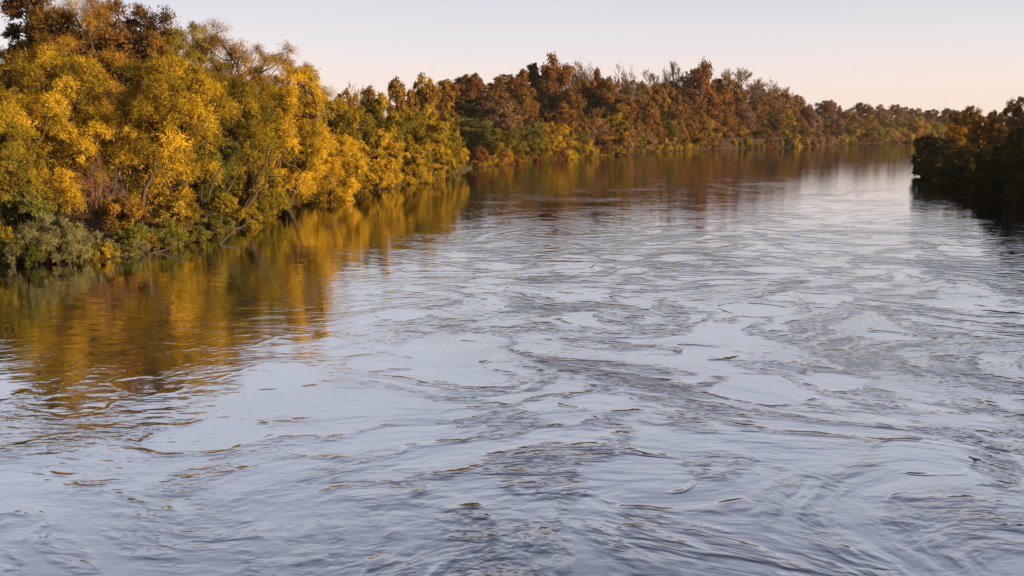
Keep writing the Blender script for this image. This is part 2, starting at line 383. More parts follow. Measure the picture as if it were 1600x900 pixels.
PROF = {
 'willow': lambda t: (0.62 + 0.38 * math.sin(min(1, t / 0.55) * math.pi / 2)) if t < 0.55 else max(0.12, math.sqrt(max(0, 1 - ((t - 0.55) / 0.5) ** 2))),
 'round':  lambda t: math.sqrt(max(0.04, 1 - 0.7 * (2 * t - 0.9) ** 2)),
 'tall':   lambda t: 0.55 + 0.45 * math.sin(math.pi * min(1, t * 1.1)) if t < 0.75 else max(0.32, 1.2 * (1 - t) ** 0.6),
 'spire':  lambda t: max(0.1, (1 - t) ** 0.75),
 'dome':   lambda t: math.sqrt(max(0.05, 1 - t ** 2)),
 'bush':   lambda t: math.sqrt(max(0.06, 1 - (t * 0.95) ** 2)),
}
def stem_path(rng, a, b, n=6, bend=0.08):
    a, b = np.array(a, float), np.array(b, float); t = np.linspace(0, 1, n)[:, None]
    ln = np.linalg.norm(b - a); off = rng.normal(size=3) * bend * ln
    return a + (b - a) * t + off * np.sin(math.pi * t) + rng.normal(size=(n, 3)) * 0.012 * ln * (t > 0) * (t < 1)

def tree_meshes(seed, h, w, shape='willow', base=0.08, n=38, rfrac=0.15, n_each=900, ll=0.26, lw=0.085, droop=0.25, up=0.35,
                stems=3, lean=(0, 0), trunk_r=None, twigs=26, sticks=8, start=0.25, gap=0.75, spread=0.16, lobes=8):
    rng = np.random.default_rng(seed)
    C, R, mid = clumps(rng, h, w, n, PROF[shape], base, rfrac, gap, lobes)
    sh = np.array([lean[0], lean[1], 0.0])
    mid = mid + sh * (C[:, 2:3] / h) ** 1.2; C = C + sh * (C[:, 2:3] / h) ** 1.2
    V, tone, (d, ln, ci) = leaf_cloud(rng, C, R, mid, n_each, ll, lw, droop, up, twigs=twigs, start=start)
    V[:, 2] = np.maximum(V[:, 2], 0.02)
    crown = mesh_np('crown', V, np.arange(len(V)).reshape(-1, 3), attrs={'tone': tone})
    T = Tubes(); tr = trunk_r or 0.022 * h
    tops = []
    for k in range(stems):
        a = rng.uniform(0, 6.28) + k * 6.28 / stems
        rr = 0.0 if stems == 1 else w * spread
        b0 = np.array([math.cos(a) * rr * 0.12, math.sin(a) * rr * 0.12, -0.5])
        e = np.array([math.cos(a) * rr, math.sin(a) * rr, h * rng.uniform(0.62, 0.8)]) + sh * 0.75
        path = stem_path(rng, b0, e, 8, 0.05); r = tr * (1.0 if stems == 1 else 0.7)
        T.add(path, np.linspace(1.25, 0.28, 8) * r, 7); tops.append(path)
    for c, r in zip(C, R):
        path = tops[int(rng.integers(len(tops)))] if len(tops) > 1 else tops[0]
        if len(tops) > 1: path = min(tops, key=lambda q: np.min(np.linalg.norm(q - c, axis=1)) * rng.uniform(0.7, 1.3))
        cand = path[path[:, 2] < max(c[2] - 0.25 * np.linalg.norm(c[:2] - path[0, :2]), path[1, 2] + 0.01)]
        a0 = cand[-1] if len(cand) else path[1]
        T.add(stem_path(rng, a0, c, 5, 0.10), np.linspace(0.30, 0.07, 5) * tr, 5)
    if sticks:
        sel = np.concatenate([rng.choice(np.where(ci == k)[0], min(sticks, twigs), replace=False) for k in range(len(C))])
        p0 = C[ci[sel]]; p1 = p0 + d[sel] * ln[sel][:, None]; p1[:, 2] -= droop * R[ci[sel]] * 0.9
        T.prisms(p0, p1, np.full(len(sel), 0.06 * tr), np.full(len(sel), 0.02 * tr))
    return T.mesh('trunk'), crown

def bare_meshes(seed, h, w, levels=(7, 5, 5, 5, 3), stems=1, fan=0.75, first=0.35, top=0.62, thick=1.0, leafy=0, ll=0.4, lw=0.2):
    """leafless tree: boughs fork and fork again into a fan of fine twigs"""
    rng = np.random.default_rng(seed); T, B = Tubes(), Tubes()
    tr = 0.018 * h * thick
    P0, D, Ln, Rd = [], [], [], []
    for k in range(stems):
        a = rng.uniform(0, 6.28); e = np.array([math.cos(a), math.sin(a), 0]) * (0 if stems == 1 else w * 0.16)
        path = stem_path(rng, (e[0] * 0.2, e[1] * 0.2, -0.4), (e[0], e[1], h * top), 8, 0.04)
        T.add(path, np.linspace(1.2, 0.35, 8) * tr, 7)
        m = levels[0]; t = first + (1 - first) * (np.arange(m) + rng.random(m)) / m
        idx = t * 7; i0 = np.minimum(idx.astype(int), 6); f = (idx - i0)[:, None]
        p = path[i0] * (1 - f) + path[i0 + 1] * f
        an = rng.uniform(0, 6.28, m) + np.arange(m) * 2.4
        ele = np.radians(24 + 48 * (t - first) / (1 - first) + rng.normal(0, 7, m))
        P0.append(p); D.append(np.stack([np.cos(an) * np.cos(ele), np.sin(an) * np.cos(ele), np.sin(ele)], 1))
        Ln.append((w * 0.36) * (1.1 - 0.35 * t) * rng.uniform(0.8, 1.15, m)); Rd.append(tr * 0.42 * (1.2 - 0.5 * t))
    p, d, l, r = map(np.concatenate, (P0, D, Ln, Rd))
    tips = None
    for li, m in enumerate(levels[1:] + (0,)):
        q = p + d * l[:, None] * 0.5 + rng.normal(size=p.shape) * (l * 0.04)[:, None]
        e = q + norm(d + np.array([0, 0, 0.22]) + rng.normal(size=d.shape) * 0.10) * l[:, None] * 0.5
        B.prisms(p, q, r, r * 0.75); B.prisms(q, e, r * 0.75, r * 0.45); tips = e
        if not m: break
        k = np.repeat(np.arange(len(p)), m); t = rng.uniform(0.35, 1.0, len(k))
        np_ = np.where((t < 0.5)[:, None], p[k] + (q[k] - p[k]) * (t * 2)[:, None], q[k] + (e[k] - q[k]) * (t * 2 - 1)[:, None])
        d = norm(d[k] + rng.normal(size=(len(k), 3)) * fan * 0.62 + np.array([0, 0, 0.16]))
        l = l[k] * rng.uniform(0.40, 0.68, len(k)); r = np.maximum(r[k] * 0.48, 0.012 * thick); p = np_
    z = np.concatenate(B.V)[:, 2].max(); s = h / z
    Vb = np.concatenate(B.V); Vb[:, 2] *= s; xm = np.percentile(np.abs(Vb[:, :2]), 99.5); Vb[:, :2] *= w / 2 / xm; B.V = [Vb]
    Vt = np.concatenate(T.V); Vt[:, 2] *= s; Vt[:, :2] *= np.where(Vt[:, 2:3] > 0.2 * h, w / 2 / xm, 1.0); T.V = [Vt]
    br = B.mesh('branches'); crown = None
    if leafy:
        tips = tips * np.array([w / 2 / xm, w / 2 / xm, s]); n = leafy
        i = rng.integers(0, len(tips), n); q = tips[i] + rng.normal(size=(n, 3)) * 0.3
        ld = norm(rng.normal(size=(n, 3))); sd = norm(np.cross(ld, rng.normal(size=(n, 3))))
        L_ = (ll * rng.uniform(0.6, 1.4, n))[:, None]; W_ = (lw * rng.uniform(0.6, 1.4, n))[:, None]
        V = np.stack([q - sd * W_ / 2, q + sd * W_ / 2, q + ld * L_], 1).reshape(-1, 3)
        tone = np.repeat(np.clip(rng.normal(0.5, 0.2, n), 0, 1), 3)
        crown = mesh_np('crown', V, np.arange(len(V)).reshape(-1, 3), attrs={'tone': tone})
    return T.mesh('trunk'), br, crown

ALL = []
def plant(name, cat, pos, parts, label, group=None, scale=(1, 1, 1), rot=0.0, px=None):
    """an Empty at the foot of the plant with its trunk and crown as children"""
    e = bpy.data.objects.new(name, None); COL.objects.link(e)
    e.location = pos; e.scale = scale; e.rotation_euler = (0, 0, rot); e.empty_display_size = 0.5
    e['label'] = label; e['category'] = cat
    if group: e['group'] = group
    for nm, me, mat in parts:
        if me is not None: link(nm, me, mat, e)
    ALL.append((e, px)); return e

ORD = ['first', 'second', 'third', 'fourth', 'fifth', 'sixth', 'seventh', 'eighth', 'ninth', 'tenth', 'eleventh', 'twelfth', 'thirteenth',
       'fourteenth', 'fifteenth', 'sixteenth', 'seventeenth', 'eighteenth', 'nineteenth', 'twentieth']
PENDING = {}
def queue(e, look, px): PENDING.setdefault(look, []).append((px, e))
def settle_labels():
    for look, items in PENDING.items():
        items.sort(key=lambda q: q[0]); n = len(items)
        for i, (px, e) in enumerate(items):
            if n == 1: e['label'] = look
            elif i == 0: e['label'] = look + ', leftmost of these'
            elif i == n - 1: e['label'] = look + ', rightmost of these'
            else: e['label'] = look + ', ' + ORD[i] + ' from the left'

def place(px, Y, ytop, wpx):
    x = x_at(px, Y, 1.0); z = tz(x, Y)
    h = z_at(ytop, Y) - z; w = wpx / FPX * (Y * cp + 1.0)
    return x, z, h, w

# ------------------------------------------------------------------ left bank: tall trees and willows seen close
GT = 'tall trees behind the willows on the left bank'
GW = 'golden willows along the left bank'
NEAR = [
 # px, Y, ytop, wpx, shape, palette, name, label, group, extra
 (8, 108, 86, 150, 'willow', 'brown', 'cottonwood_tree', 'brownish tree at the far left edge, below its taller neighbour', GT, dict(n=34, ll=.22, lw=.10)),
 (92, 104, -20, 150, 'willow', 'umber', 'cottonwood_tree', 'tallest brown loose-leaved tree at upper left, its top cut by the frame', GT, dict(n=34, n_each=900, ll=.26, lw=.17, stems=1, base=.25)),
 (150, 102, -4, 190, 'willow', 'brown', 'willow_tree', 'brown-olive tree with a high rounded head between the two tallest crowns', GT, dict(n=40)),
 (222, 105, 2, 180, 'willow', 'umber', 'cottonwood_tree', 'tall brown tree with ragged top, right one of the two cut by the frame', GT, dict(n=38, ll=.24, lw=.12)),
 (292, 108, 46, 175, 'willow', 'olive', 'willow_tree', 'olive round-headed tree where the left skyline begins to fall', GT, dict(n=36)),
 (350, 112, 50, 165, 'willow', 'brown', 'willow_tree', 'brown-olive tree behind the brushy willow, left of the falling skyline', GT, dict(n=36)),
 (432, 118, 82, 140, 'willow', 'brown', 'willow_tree', 'brown-topped tree rising above the golden brushy willow', GT, dict(n=32)),
 (98, 82, 62, 205, 'willow', 'gold', 'willow_tree', 'big golden domed willow at far left with dark forked trunk', GW, dict(n=62, base=.16, stems=2)),
 (5, 73, 165, 150, 'willow', 'olive', 'willow_tree', 'olive-gold willow at the left edge above the grey-green bush', GW, dict(n=36)),
 (245, 86, 72, 215, 'willow', 'gold', 'willow_tree', 'brightest golden willow with a pale trunk leaning right over the shore', GW, dict(n=64, base=.10, stems=2, lean=(2.2, -1))),
 (318, 91, 205, 130, 'willow', 'green', 'willow_tree', 'low green-olive willow between the bright willow and the brushy one', GW, dict(n=36, base=.1)),
 (372, 101, 118, 165, 'willow', 'olive', 'willow_tree', 'olive willow directly left of the golden brushy willow', GW, dict(n=40)),
 (440, 106, 102, 175, 'willow', 'gold', 'willow_tree', 'golden brushy willow with several dark stems leaning right over water', GW, dict(n=54, base=.16, stems=4, lean=(2.0, -1.5), spread=.3)),
 (508, 116, 205, 125, 'willow', 'gold', 'willow_tree', 'low bright yellow willow overhanging the water at the point', GW, dict(n=40, base=.03)),
 (405, 92, 262, 90, 'bush', 'olive', 'willow_shrub', 'low olive willow shrub under the leaning stems at the waterline', GW, dict(n=22, base=.02)),
]
for i, (px, Y, yt, wp, shp, pal, nm, lab, grp, ex) in enumerate(NEAR):
    x, z, h, w = place(px, Y, yt - (24 if grp == GT else 12), wp * 1.06)
    kw = dict(shape=shp, n=60, rfrac=.115, n_each=1000, ll=.23, lw=.05, twigs=40, sticks=3, lobes=17); kw.update(ex)
    kw['n'] = int(66 + kw['n'] * 0.7); kw['n_each'] = 1040; kw['gap'] = .56; kw['base'] = min(kw.get('base', .02), .05)
    tm, cm = tree_meshes(100 + i, h, w, **kw)
    plant(nm, 'tree' if 'tree' in nm else 'shrub', (x, Y, z), [('trunk', tm, M['bark']), ('crown', cm, M[pal])], lab, grp, px=px)
# the wood goes on behind them
BACK = [(-30, 135, 100, 150, 'umber'), (45, 140, 80, 120, 'brown'), (120, 138, 50, 140, 'umber'), (195, 142, 60, 140, 'brown'), (262, 140, 90, 130, 'umber'), (325, 146, 95, 120, 'brown'), (388, 150, 110, 110, 'umber'), (455, 155, 128, 100, 'brown'), (505, 165, 150, 90, 'umber')]
# sparse twiggy tree on the skyline at the end of the near group
x, z, h, w = place(494, 128, 107, 46)
tm, br, cm = bare_meshes(31, h, w, leafy=1500, ll=.3, lw=.18)
plant('sapling_tree', 'tree', (x, 128, z), [('trunk', tm, M['bark']), ('branches', br, M['bark']), ('crown', cm, M['umber'])],
      'thin sparse tree against the sky where the near trees end')

# understorey on the near left shore
UND = [
 (82, 62, 332, 118, 'grey', 'grey-green rounded bush standing in the shallows at far left', dict(n=30, n_each=900, ll=.16, lw=.035)),
 (235, 68.5, 354, 110, 'green', 'low green shrub at the waterline left of the driftwood branch', dict(n=24, n_each=800, ll=.18, lw=.05)),
 (150, 63, 366, 70, 'grey', 'small grey-green bush between the rounded bush and the waterline shrub', dict(n=16, n_each=700, ll=.16, lw=.04)),
 (14, 60.5, 362, 74, 'olive', 'olive bush cut by the left edge beside the split wood', dict(n=18, n_each=700, ll=.18, lw=.05)),
 (278, 75, 300, 84, 'gold', 'yellow-green shrub hanging over the water below the leaning trunk', dict(n=24, n_each=800, ll=.2, lw=.07)),
 (352, 84, 300, 60, 'olive', 'small olive shrub at the shore left of the leaning stems', dict(n=18, n_each=700, ll=.2, lw=.07)),
 (330, 80, 335, 60, 'green', 'dark green low bush touching the water beside the driftwood', dict(n=16, n_each=700, ll=.2, lw=.07)),
 (190, 72, 300, 100, 'brown', 'brown undergrowth bush in shade beneath the bright willow', dict(n=22, n_each=800, ll=.2, lw=.08)),
 (18, 60.2, 384, 64, 'grey', 'lowest sage bush in the water at the left edge', dict(n=18, n_each=800, ll=.14, lw=.035)),
 (62, 60.6, 388, 60, 'green', 'small green bush in the water in front of the rounded bush', dict(n=18, n_each=800, ll=.14, lw=.035)),
 (112, 61.0, 384, 66, 'grey', 'sage bush trailing in the water right of the rounded bush', dict(n=18, n_each=800, ll=.14, lw=.035)),
 (158, 63.0, 386, 56, 'olive', 'low olive bush at the waterline where the driftwood branch starts', dict(n=16, n_each=800, ll=.14, lw=.04)),
 (206, 65.6, 378, 60, 'grey', 'low sage bush behind the driftwood branch', dict(n=16, n_each=800, ll=.14, lw=.04)),
 (262, 69.6, 366, 56, 'olive', 'low olive bush at the tip of the driftwood branch', dict(n=16, n_each=800, ll=.14, lw=.04)),
 (306, 73, 354, 52, 'green', 'small dark bush at the waterline right of the driftwood branch', dict(n=16, n_each=800, ll=.14, lw=.04)),
 (378, 83.5, 330, 60, 'olive', 'olive bush touching the water under the slanting stem', dict(n=18, n_each=800, ll=.16, lw=.05)),
 (40, 68, 290, 110, 'green', 'shaded dark undergrowth bush beneath the domed willow', dict(n=24, n_each=800, ll=.2, lw=.08)),
]
for i, (px, Y, yt, wp, pal, lab, ex) in enumerate(UND):
    x, z, h, w = place(px, Y, yt, wp); z = max(z, -0.05)
    kw = dict(shape='bush', base=.02, rfrac=.14, lobes=9, gap=.6, stems=4, trunk_r=.05, droop=.1, up=.6); kw.update(ex)
    tm, cm = tree_meshes(300 + i, h, w, **kw)
    plant('shore_bush', 'bush', (x, Y, z), [('trunk', tm, M['bark']), ('crown', cm, M[pal])], lab, 'bushes on the near left shore')
for i, (px, Y, yt, wp, lab) in enumerate([(150, 74, 235, 90, 'tangle of leafless reddish stems under the two golden willows'),
                                          (182, 76, 262, 60, 'smaller tangle of bare grey stems beside the leaning trunk')]):
    x, z, h, w = place(px, Y, yt, wp)
    tm, br, _ = bare_meshes(60 + i, h, w, levels=(6, 4, 4, 3), stems=5, first=.2, thick=.8)
    plant('bare_thicket', 'thicket', (x, Y, z), [('trunk', tm, M['redtwig']), ('branches', br, M['redtwig' if i == 0 else 'twig'])], lab)
# conspicuous leaning trunks of the near willows
def leaning(name, lab, pts, r0, r1, forks=()):
    T = Tubes(); P = np.array(pts, float); n = len(P)
    t = np.linspace(0, 1, 12); path = np.stack([np.interp(t, np.linspace(0, 1, n), P[:, k]) for k in range(3)], 1)
    path[1:-1] += np.random.default_rng(len(pts) + int(r0 * 1000)).normal(size=(10, 3)) * r0 * 0.5
    o = path[0].copy(); T.add(path - o, np.linspace(r0, r1, 12), 7)
    e = bpy.data.objects.new(name, None); COL.objects.link(e); e.location = o
    e['label'] = lab; e['category'] = 'branch' if 'branch' in name else ('log' if 'log' in name else 'tree')
    link('trunk', T.mesh('trunk'), M['wood'] if 'branch' in name else M['bark'], e)
    for k, (a, b, r) in enumerate(forks):
        F = Tubes(); b = np.array(b, float)
        F.add(stem_path(np.random.default_rng(k + 5), path[a] - o, b - o, 6, 0.06), np.linspace(r, r * 0.25, 6), 6)
        link('fork', F.mesh('fork'), M['wood'] if 'branch' in name else M['bark'], e)
    return e
def pt(px, py, Y): return (x_at(px, Y, z_at(py, Y)), Y, z_at(py, Y))
leaning('leaning_tree', 'slender pale trunk leaning right in front of the brightest willow', [pt(190, 372, 73), pt(215, 325, 74), pt(236, 280, 75), pt(246, 250, 75.5)], .24, .09,
        [(6, pt(205, 250, 77), .07), (8, pt(262, 236, 76), .05)])
leaning('leaning_tree', 'dark forked trunk at far left in the domed willow', [pt(36, 345, 76), pt(40, 290, 76.5), pt(47, 240, 77), pt(47, 212, 77)], .24, .12,
        [(9, pt(30, 175, 79), .1), (9, pt(72, 165, 78), .1)])
leaning('leaning_tree', 'long dark stem slanting right over the water under the brushy willow', [pt(360, 352, 86), pt(395, 310, 87), pt(420, 275, 88), pt(450, 232, 89)], .20, .06,
        [(5, pt(410, 250, 89), .06), (7, pt(455, 262, 87), .05)])
leaning('leaning_tree', 'paired dark stems rising from the shore left of the slanting stem', [pt(305, 345, 85), pt(318, 315, 85.5), pt(332, 285, 86), pt(345, 262, 86.5)], .22, .07,
        [(3, pt(322, 272, 87), .09)])
leaning('leaning_tree', 'steeper dark stem crossing behind the long slanting stem', [pt(366, 348, 87), pt(392, 302, 87.5), pt(412, 258, 88), pt(424, 222, 88.5)], .16, .05,
        [(5, pt(388, 245, 89), .06), (8, pt(440, 225, 88), .05)])
leaning('leaning_tree', 'thin dark stem between the paired stems and the slanting stem', [pt(338, 345, 84), pt(350, 310, 85), pt(366, 278, 86), pt(384, 248, 86.5)], .13, .04,
        [(6, pt(356, 255, 87), .05)])
leaning('driftwood_branch', 'dark forked branch lying on the water beside the low shrub',
        [pt(160, 404, 63.5), pt(205, 398, 65), pt(250, 392, 66), pt(278, 382, 66.5), pt(290, 374, 67)], .10, .03,
        [(4, pt(196, 386, 66), .05), (7, pt(262, 396, 65), .035)])
leaning('driftwood_branch', 'bent dark branch dipping into the river below the leaning stems', [pt(342, 383, 70), pt(362, 362, 74), pt(385, 350, 77), pt(402, 335, 79)], .08, .03, [(5, pt(392, 358, 76), .03)])
lg = leaning('split_log', 'short pale orange split log on the shore at far left', [pt(22, 386, 62), pt(32, 381, 62.2), pt(42, 374, 62.5)], .12, .09)
for c in lg.children: c.data.materials[0] = M['pale']; c.name = 'broken_stem'
lg['category'] = 'log'

# ------------------------------------------------------------------ shared crowns for everything farther off
VAR = {}
def variants(key, n, fn):
    VAR[key] = [fn(k) for k in range(n)]
H0 = 12.0
variants('willow', 6, lambda k: tree_meshes(500 + k, H0, 8.5, 'willow', n=95, rfrac=.10, n_each=460, ll=.24, lw=.10, twigs=22, base=.0, lobes=16, gap=.62, sticks=3))
variants('round', 5, lambda k: tree_meshes(540 + k, H0, 9.0, 'round', n=90, rfrac=.105, n_each=300, ll=.32, lw=.19, base=.0, lobes=16, gap=.62, stems=1, sticks=3, droop=.1))
variants('tall', 5, lambda k: tree_meshes(580 + k, H0, 5.0, 'tall', n=70, rfrac=.16, n_each=300, ll=.30, lw=.17, base=.0, lobes=14, gap=.62, stems=1, sticks=3, droop=.1, up=.6))
variants('bush', 5, lambda k: tree_meshes(620 + k, 5.0, 6.0, 'bush', n=50, rfrac=.13, n_each=280, ll=.26, lw=.13, lobes=9, gap=.6, base=.02, stems=4, trunk_r=.07, sticks=4, droop=.12, up=.5))
variants('dark', 4, lambda k: tree_meshes(660 + k, H0, 9.0, 'willow', n=90, rfrac=.105, n_each=340, ll=.28, lw=.16, base=.0, lobes=15, gap=.62, stems=2, sticks=3, droop=.15))
BARE = [bare_meshes(740 + k, H0, 9.0, levels=(9, 5, 5, 5, 3), thick=1.9, first=.6, top=.5) for k in range(3)]
OAK = [bare_meshes(720 + k, H0, 11.0, levels=(9, 5, 5, 5), thick=1.6, first=.55, leafy=6500, ll=.5, lw=.3) for k in range(2)]
rs = np.random.default_rng(77)
BANK_PX = [727, 737, 775, 850, 920, 1000, 1100, 1250, 1312, 1430]; BANK_PY = [268, 262, 258, 252, 247, 238, 233, 230, 225.5, 222]
def bank_y(px): return ground_at(px, float(np.interp(px, BANK_PX, BANK_PY)))[1]
GH = 'trees on the far hill'; GB = 'leafless trees on the hill skyline'
def yt_sky(y): return y < 145
def put(kind, pal, px, Y, ytop, wpx, look, group, name=None, cat=None, bark='bark', foot=None):
    if group == GH and pal == 'brown': pal = 'tawny'
    if group in (GH, GB) and px > 985: Y += 34 if yt_sky(ytop) else 16
    if foot is None and 740 < px < 1420 and Y > 215: Y = max(Y, bank_y(px) + (0.6 if kind == 'bush' else 5))
    x, z, h, w = place(px, Y, ytop, wpx)
    if foot is not None: h += z - foot; z = foot
    if foot is None and signed(np.array([[x, Y]]))[0] < 0.4: z = 0.0
    h = max(h, 1.2)
    rot = rs.uniform(0, 6.28)
    if kind in ('bare', 'oak'):
        src = (BARE if kind == 'bare' else OAK); tm, br, cm = src[int(rs.integers(len(src)))]; w0 = 9.0 if kind == 'bare' else 11.0; h0 = H0
        parts = [('trunk', tm, M[bark]), ('branches', br, M[bark])] + ([('crown', cm, M[pal])] if cm else [])
    else:
        src = VAR[kind]; tm, cm = src[int(rs.integers(len(src)))]
        w0 = {'willow': 8.5, 'round': 9.0, 'tall': 5.0, 'bush': 6.0, 'dark': 9.0}[kind]; h0 = 5.0 if kind == 'bush' else H0
        parts = [('trunk', tm, M['bark']), ('crown', cm, M[pal])]
    nm = name or ('shrub' if kind == 'bush' else {'willow': 'willow_tree', 'bare': 'bare_tree', 'oak': 'oak_tree'}.get(kind, 'broadleaf_tree'))
    e = plant(nm, cat or ('shrub' if kind == 'bush' else 'tree'), (x, Y, z - 0.05), parts, look, group, (w / w0, w / w0, h / h0), rot, px)
    queue(e, look, px); return e

for px, Y, yt, wp, pal in BACK:
    put('round', pal, px, Y, yt, wp, {'umber': 'dark brown', 'brown': 'tawny'}[pal] + ' tree deep in the left wood behind the willows', 'trees deep in the left bank wood')
# middle stretch of the left bank, from the point to where the far shore begins
GM = 'willows on the middle stretch of the left bank'
LM = {'gold': 'yellow willow on the middle left bank', 'olive': 'olive willow on the middle left bank', 'brown': 'brown-topped tree behind the middle left bank willows'}
for px, Y, yt, wp, k, pal in [
 (528, 135, 146, 84, 'willow', 'olive'), (562, 142, 158, 80, 'willow', 'olive'), (592, 150, 136, 84, 'willow', 'olive'), (560, 131, 222, 84, 'willow', 'gold'),
 (604, 143, 200, 80, 'willow', 'gold'), (640, 158, 160, 84, 'willow', 'olive'), (618, 152, 170, 70, 'willow', 'olive'), (645, 154, 222, 76, 'willow', 'gold'),
 (668, 172, 158, 80, 'willow', 'olive'), (676, 168, 205, 70, 'willow', 'gold'), (694, 186, 170, 66, 'willow', 'olive'), (704, 190, 200, 56, 'willow', 'gold'),
 (714, 198, 212, 42, 'willow', 'gold'), (588, 139, 250, 60, 'bush', 'gold'),
 (545, 175, 136, 70, 'round', 'brown'), (585, 185, 130, 70, 'round', 'brown'), (628, 205, 116, 70, 'round', 'brown'), (662, 212, 112, 70, 'round', 'brown'), (690, 232, 124, 60, 'round', 'brown')]:
    put(k, pal, px, Y, yt, wp, LM[pal] if k != 'bush' else 'low yellow shrub at the waterline of the middle left bank', GM)
put('bare', None, 552, 200, 122, 60, 'leafless tree showing above the middle left bank willows', None, bark='twig')

# far shore: row of shrubs and small willows at the water's edge
GF = 'shrubs and willows at the foot of the hill'
LF = {'gold': 'bright yellow bush at the far waterline', 'olive': 'olive bush at the far waterline', 'rust': 'red-brown low bush at the far waterline',
      'orange': 'orange bush at the far waterline', 'green': 'dark green bush at the far waterline', 'umber': 'brown mound-shaped bush at the far waterline'}
FS = [(750, 224, 226, 40, 'rust'), (772, 234, 204, 48, 'olive'), (790, 240, 230, 34, 'orange'), (796, 246, 198, 52, 'olive'), (824, 256, 192, 56, 'green'), (842, 258, 212, 40, 'olive'),
      (858, 268, 186, 48, 'gold'), (878, 276, 192, 52, 'gold'), (838, 262, 232, 40, 'rust'), (902, 288, 196, 40, 'olive'), (912, 290, 212, 36, 'gold'),
      (940, 305, 208, 50, 'umber'), (966, 330, 216, 34, 'rust'), (985, 362, 218, 36, 'green'), (1004, 385, 205, 34, 'olive'), (1024, 395, 196, 34, 'gold'), (1040, 408, 198, 34, 'gold'),
      (1060, 425, 202, 34, 'olive'), (1076, 435, 196, 34, 'gold'), (1092, 448, 204, 32, 'gold'), (1108, 462, 212, 26, 'orange')]
for px, Y, yt, wp, pal in FS:
    put('bush' if yt > 205 else 'willow', pal, px, Y + 1, yt, wp * 1.12, LF[pal], GF, name='shrub', cat='shrub')
# low scrub along the earth bank
for i in range(40):
    px = 1100 + (i + rs.random()) * 5.3; b = bank_y(px); up = i % 2
    put('bush', ['olive', 'umber', 'rust', 'gold', 'brown'][int(rs.integers(5))], px, b + (rs.uniform(4, 8) if up else -0.6), (203 if up else 217) + rs.uniform(-6, 7), rs.uniform(14, 28) if up else rs.uniform(8, 26),
        'small scrub bush on top of the cut earth bank' if up else 'small scrub bush at the foot of the cut earth bank', 'scrub along the cut earth bank', foot=4.6 if up else 0.0)
for i in range(12):
    px = 1316 + i * 11 + rs.uniform(-3, 3); b = np.interp(px, [1312, 1430, 1460], [622, 732, 752])
    put('bush', ['olive', 'umber', 'brown', 'gold', 'umber'][int(rs.integers(5))], px, b - 1, 210 + rs.uniform(-4, 4), rs.uniform(20, 28), 'low bush at the waterline of the farthest shore', 'bushes at the farthest waterline')
# the hill: named skyline trees, then the wood below them
GH = 'trees on the far hill'
HL = {'rust': 'rust-red tree on the far hill', 'umber': 'dark brown tree on the far hill', 'brown': 'tawny brown tree on the far hill', 'orange': 'orange tree on the far hill',
      'dark': 'blackish green tree on the far hill', 'olive': 'olive tree on the far hill', 'green': 'dark green shrubby tree on the lower far hill', 'mauve': 'dull mauve-brown tree on the far hill'}
SKYL = [(706, 330, 122, 46, 'round', 'umber'), (736, 335, 107, 34, 'round', 'rust'), (722, 345, 118, 40, 'round', 'dark'), (764, 340, 124, 40, 'round', 'umber'), (788, 345, 112, 40, 'round', 'umber'),
        (814, 345, 106, 34, 'round', 'rust'), (832, 352, 98, 28, 'tall', 'dark'), (850, 350, 118, 40, 'round', 'umber'), (882, 350, 126, 46, 'round', 'umber'), (912, 362, 122, 44, 'round', 'brown'),
        (935, 352, 104, 30, 'round', 'rust'), (950, 358, 118, 46, 'round', 'umber'), (988, 372, 120, 44, 'round', 'dark'), (1012, 392, 118, 40, 'round', 'umber'), (1034, 404, 122, 44, 'round', 'umber'),
        (1062, 425, 118, 46, 'round', 'umber'), (1122, 456, 122, 36, 'round', 'rust'), (1142, 470, 136, 40, 'round', 'umber'), (1180, 505, 142, 40, 'round', 'umber'), (1212, 520, 148, 40, 'round', 'brown'),
        (1240, 540, 154, 34, 'round', 'umber')]
for px, Y, yt, wp, k, pal in SKYL: put(k, pal, px, Y, yt - (12 if px > 1080 else 0), wp * 1.65, HL[pal] + "'s skyline", GH)
for px, Y, yt, wp, k, look in [(866, 350, 86, 66, 'oak', 'thin umbrella-topped tree on the hill skyline beside the grey bare trees'), (1096, 452, 97, 84, 'oak', 'broad umbrella-crowned russet oak, widest on the hill skyline')]:
    put(k, 'rust', px, Y, yt, wp, look, None)
for px, Y, yt, wp in [(905, 372, 94, 56), (888, 378, 100, 40), (967, 378, 98, 46), (1050, 430, 97, 30), (1020, 410, 110, 36), (1156, 478, 107, 58), (1132, 480, 110, 34), (1200, 510, 124, 34), (1224, 525, 138, 26)]:
    put('bare', None, px, Y + 4, yt - 5, wp * 1.35, 'grey leafless tree on the hill skyline', 'leafless trees on the hill skyline', bark='twig')
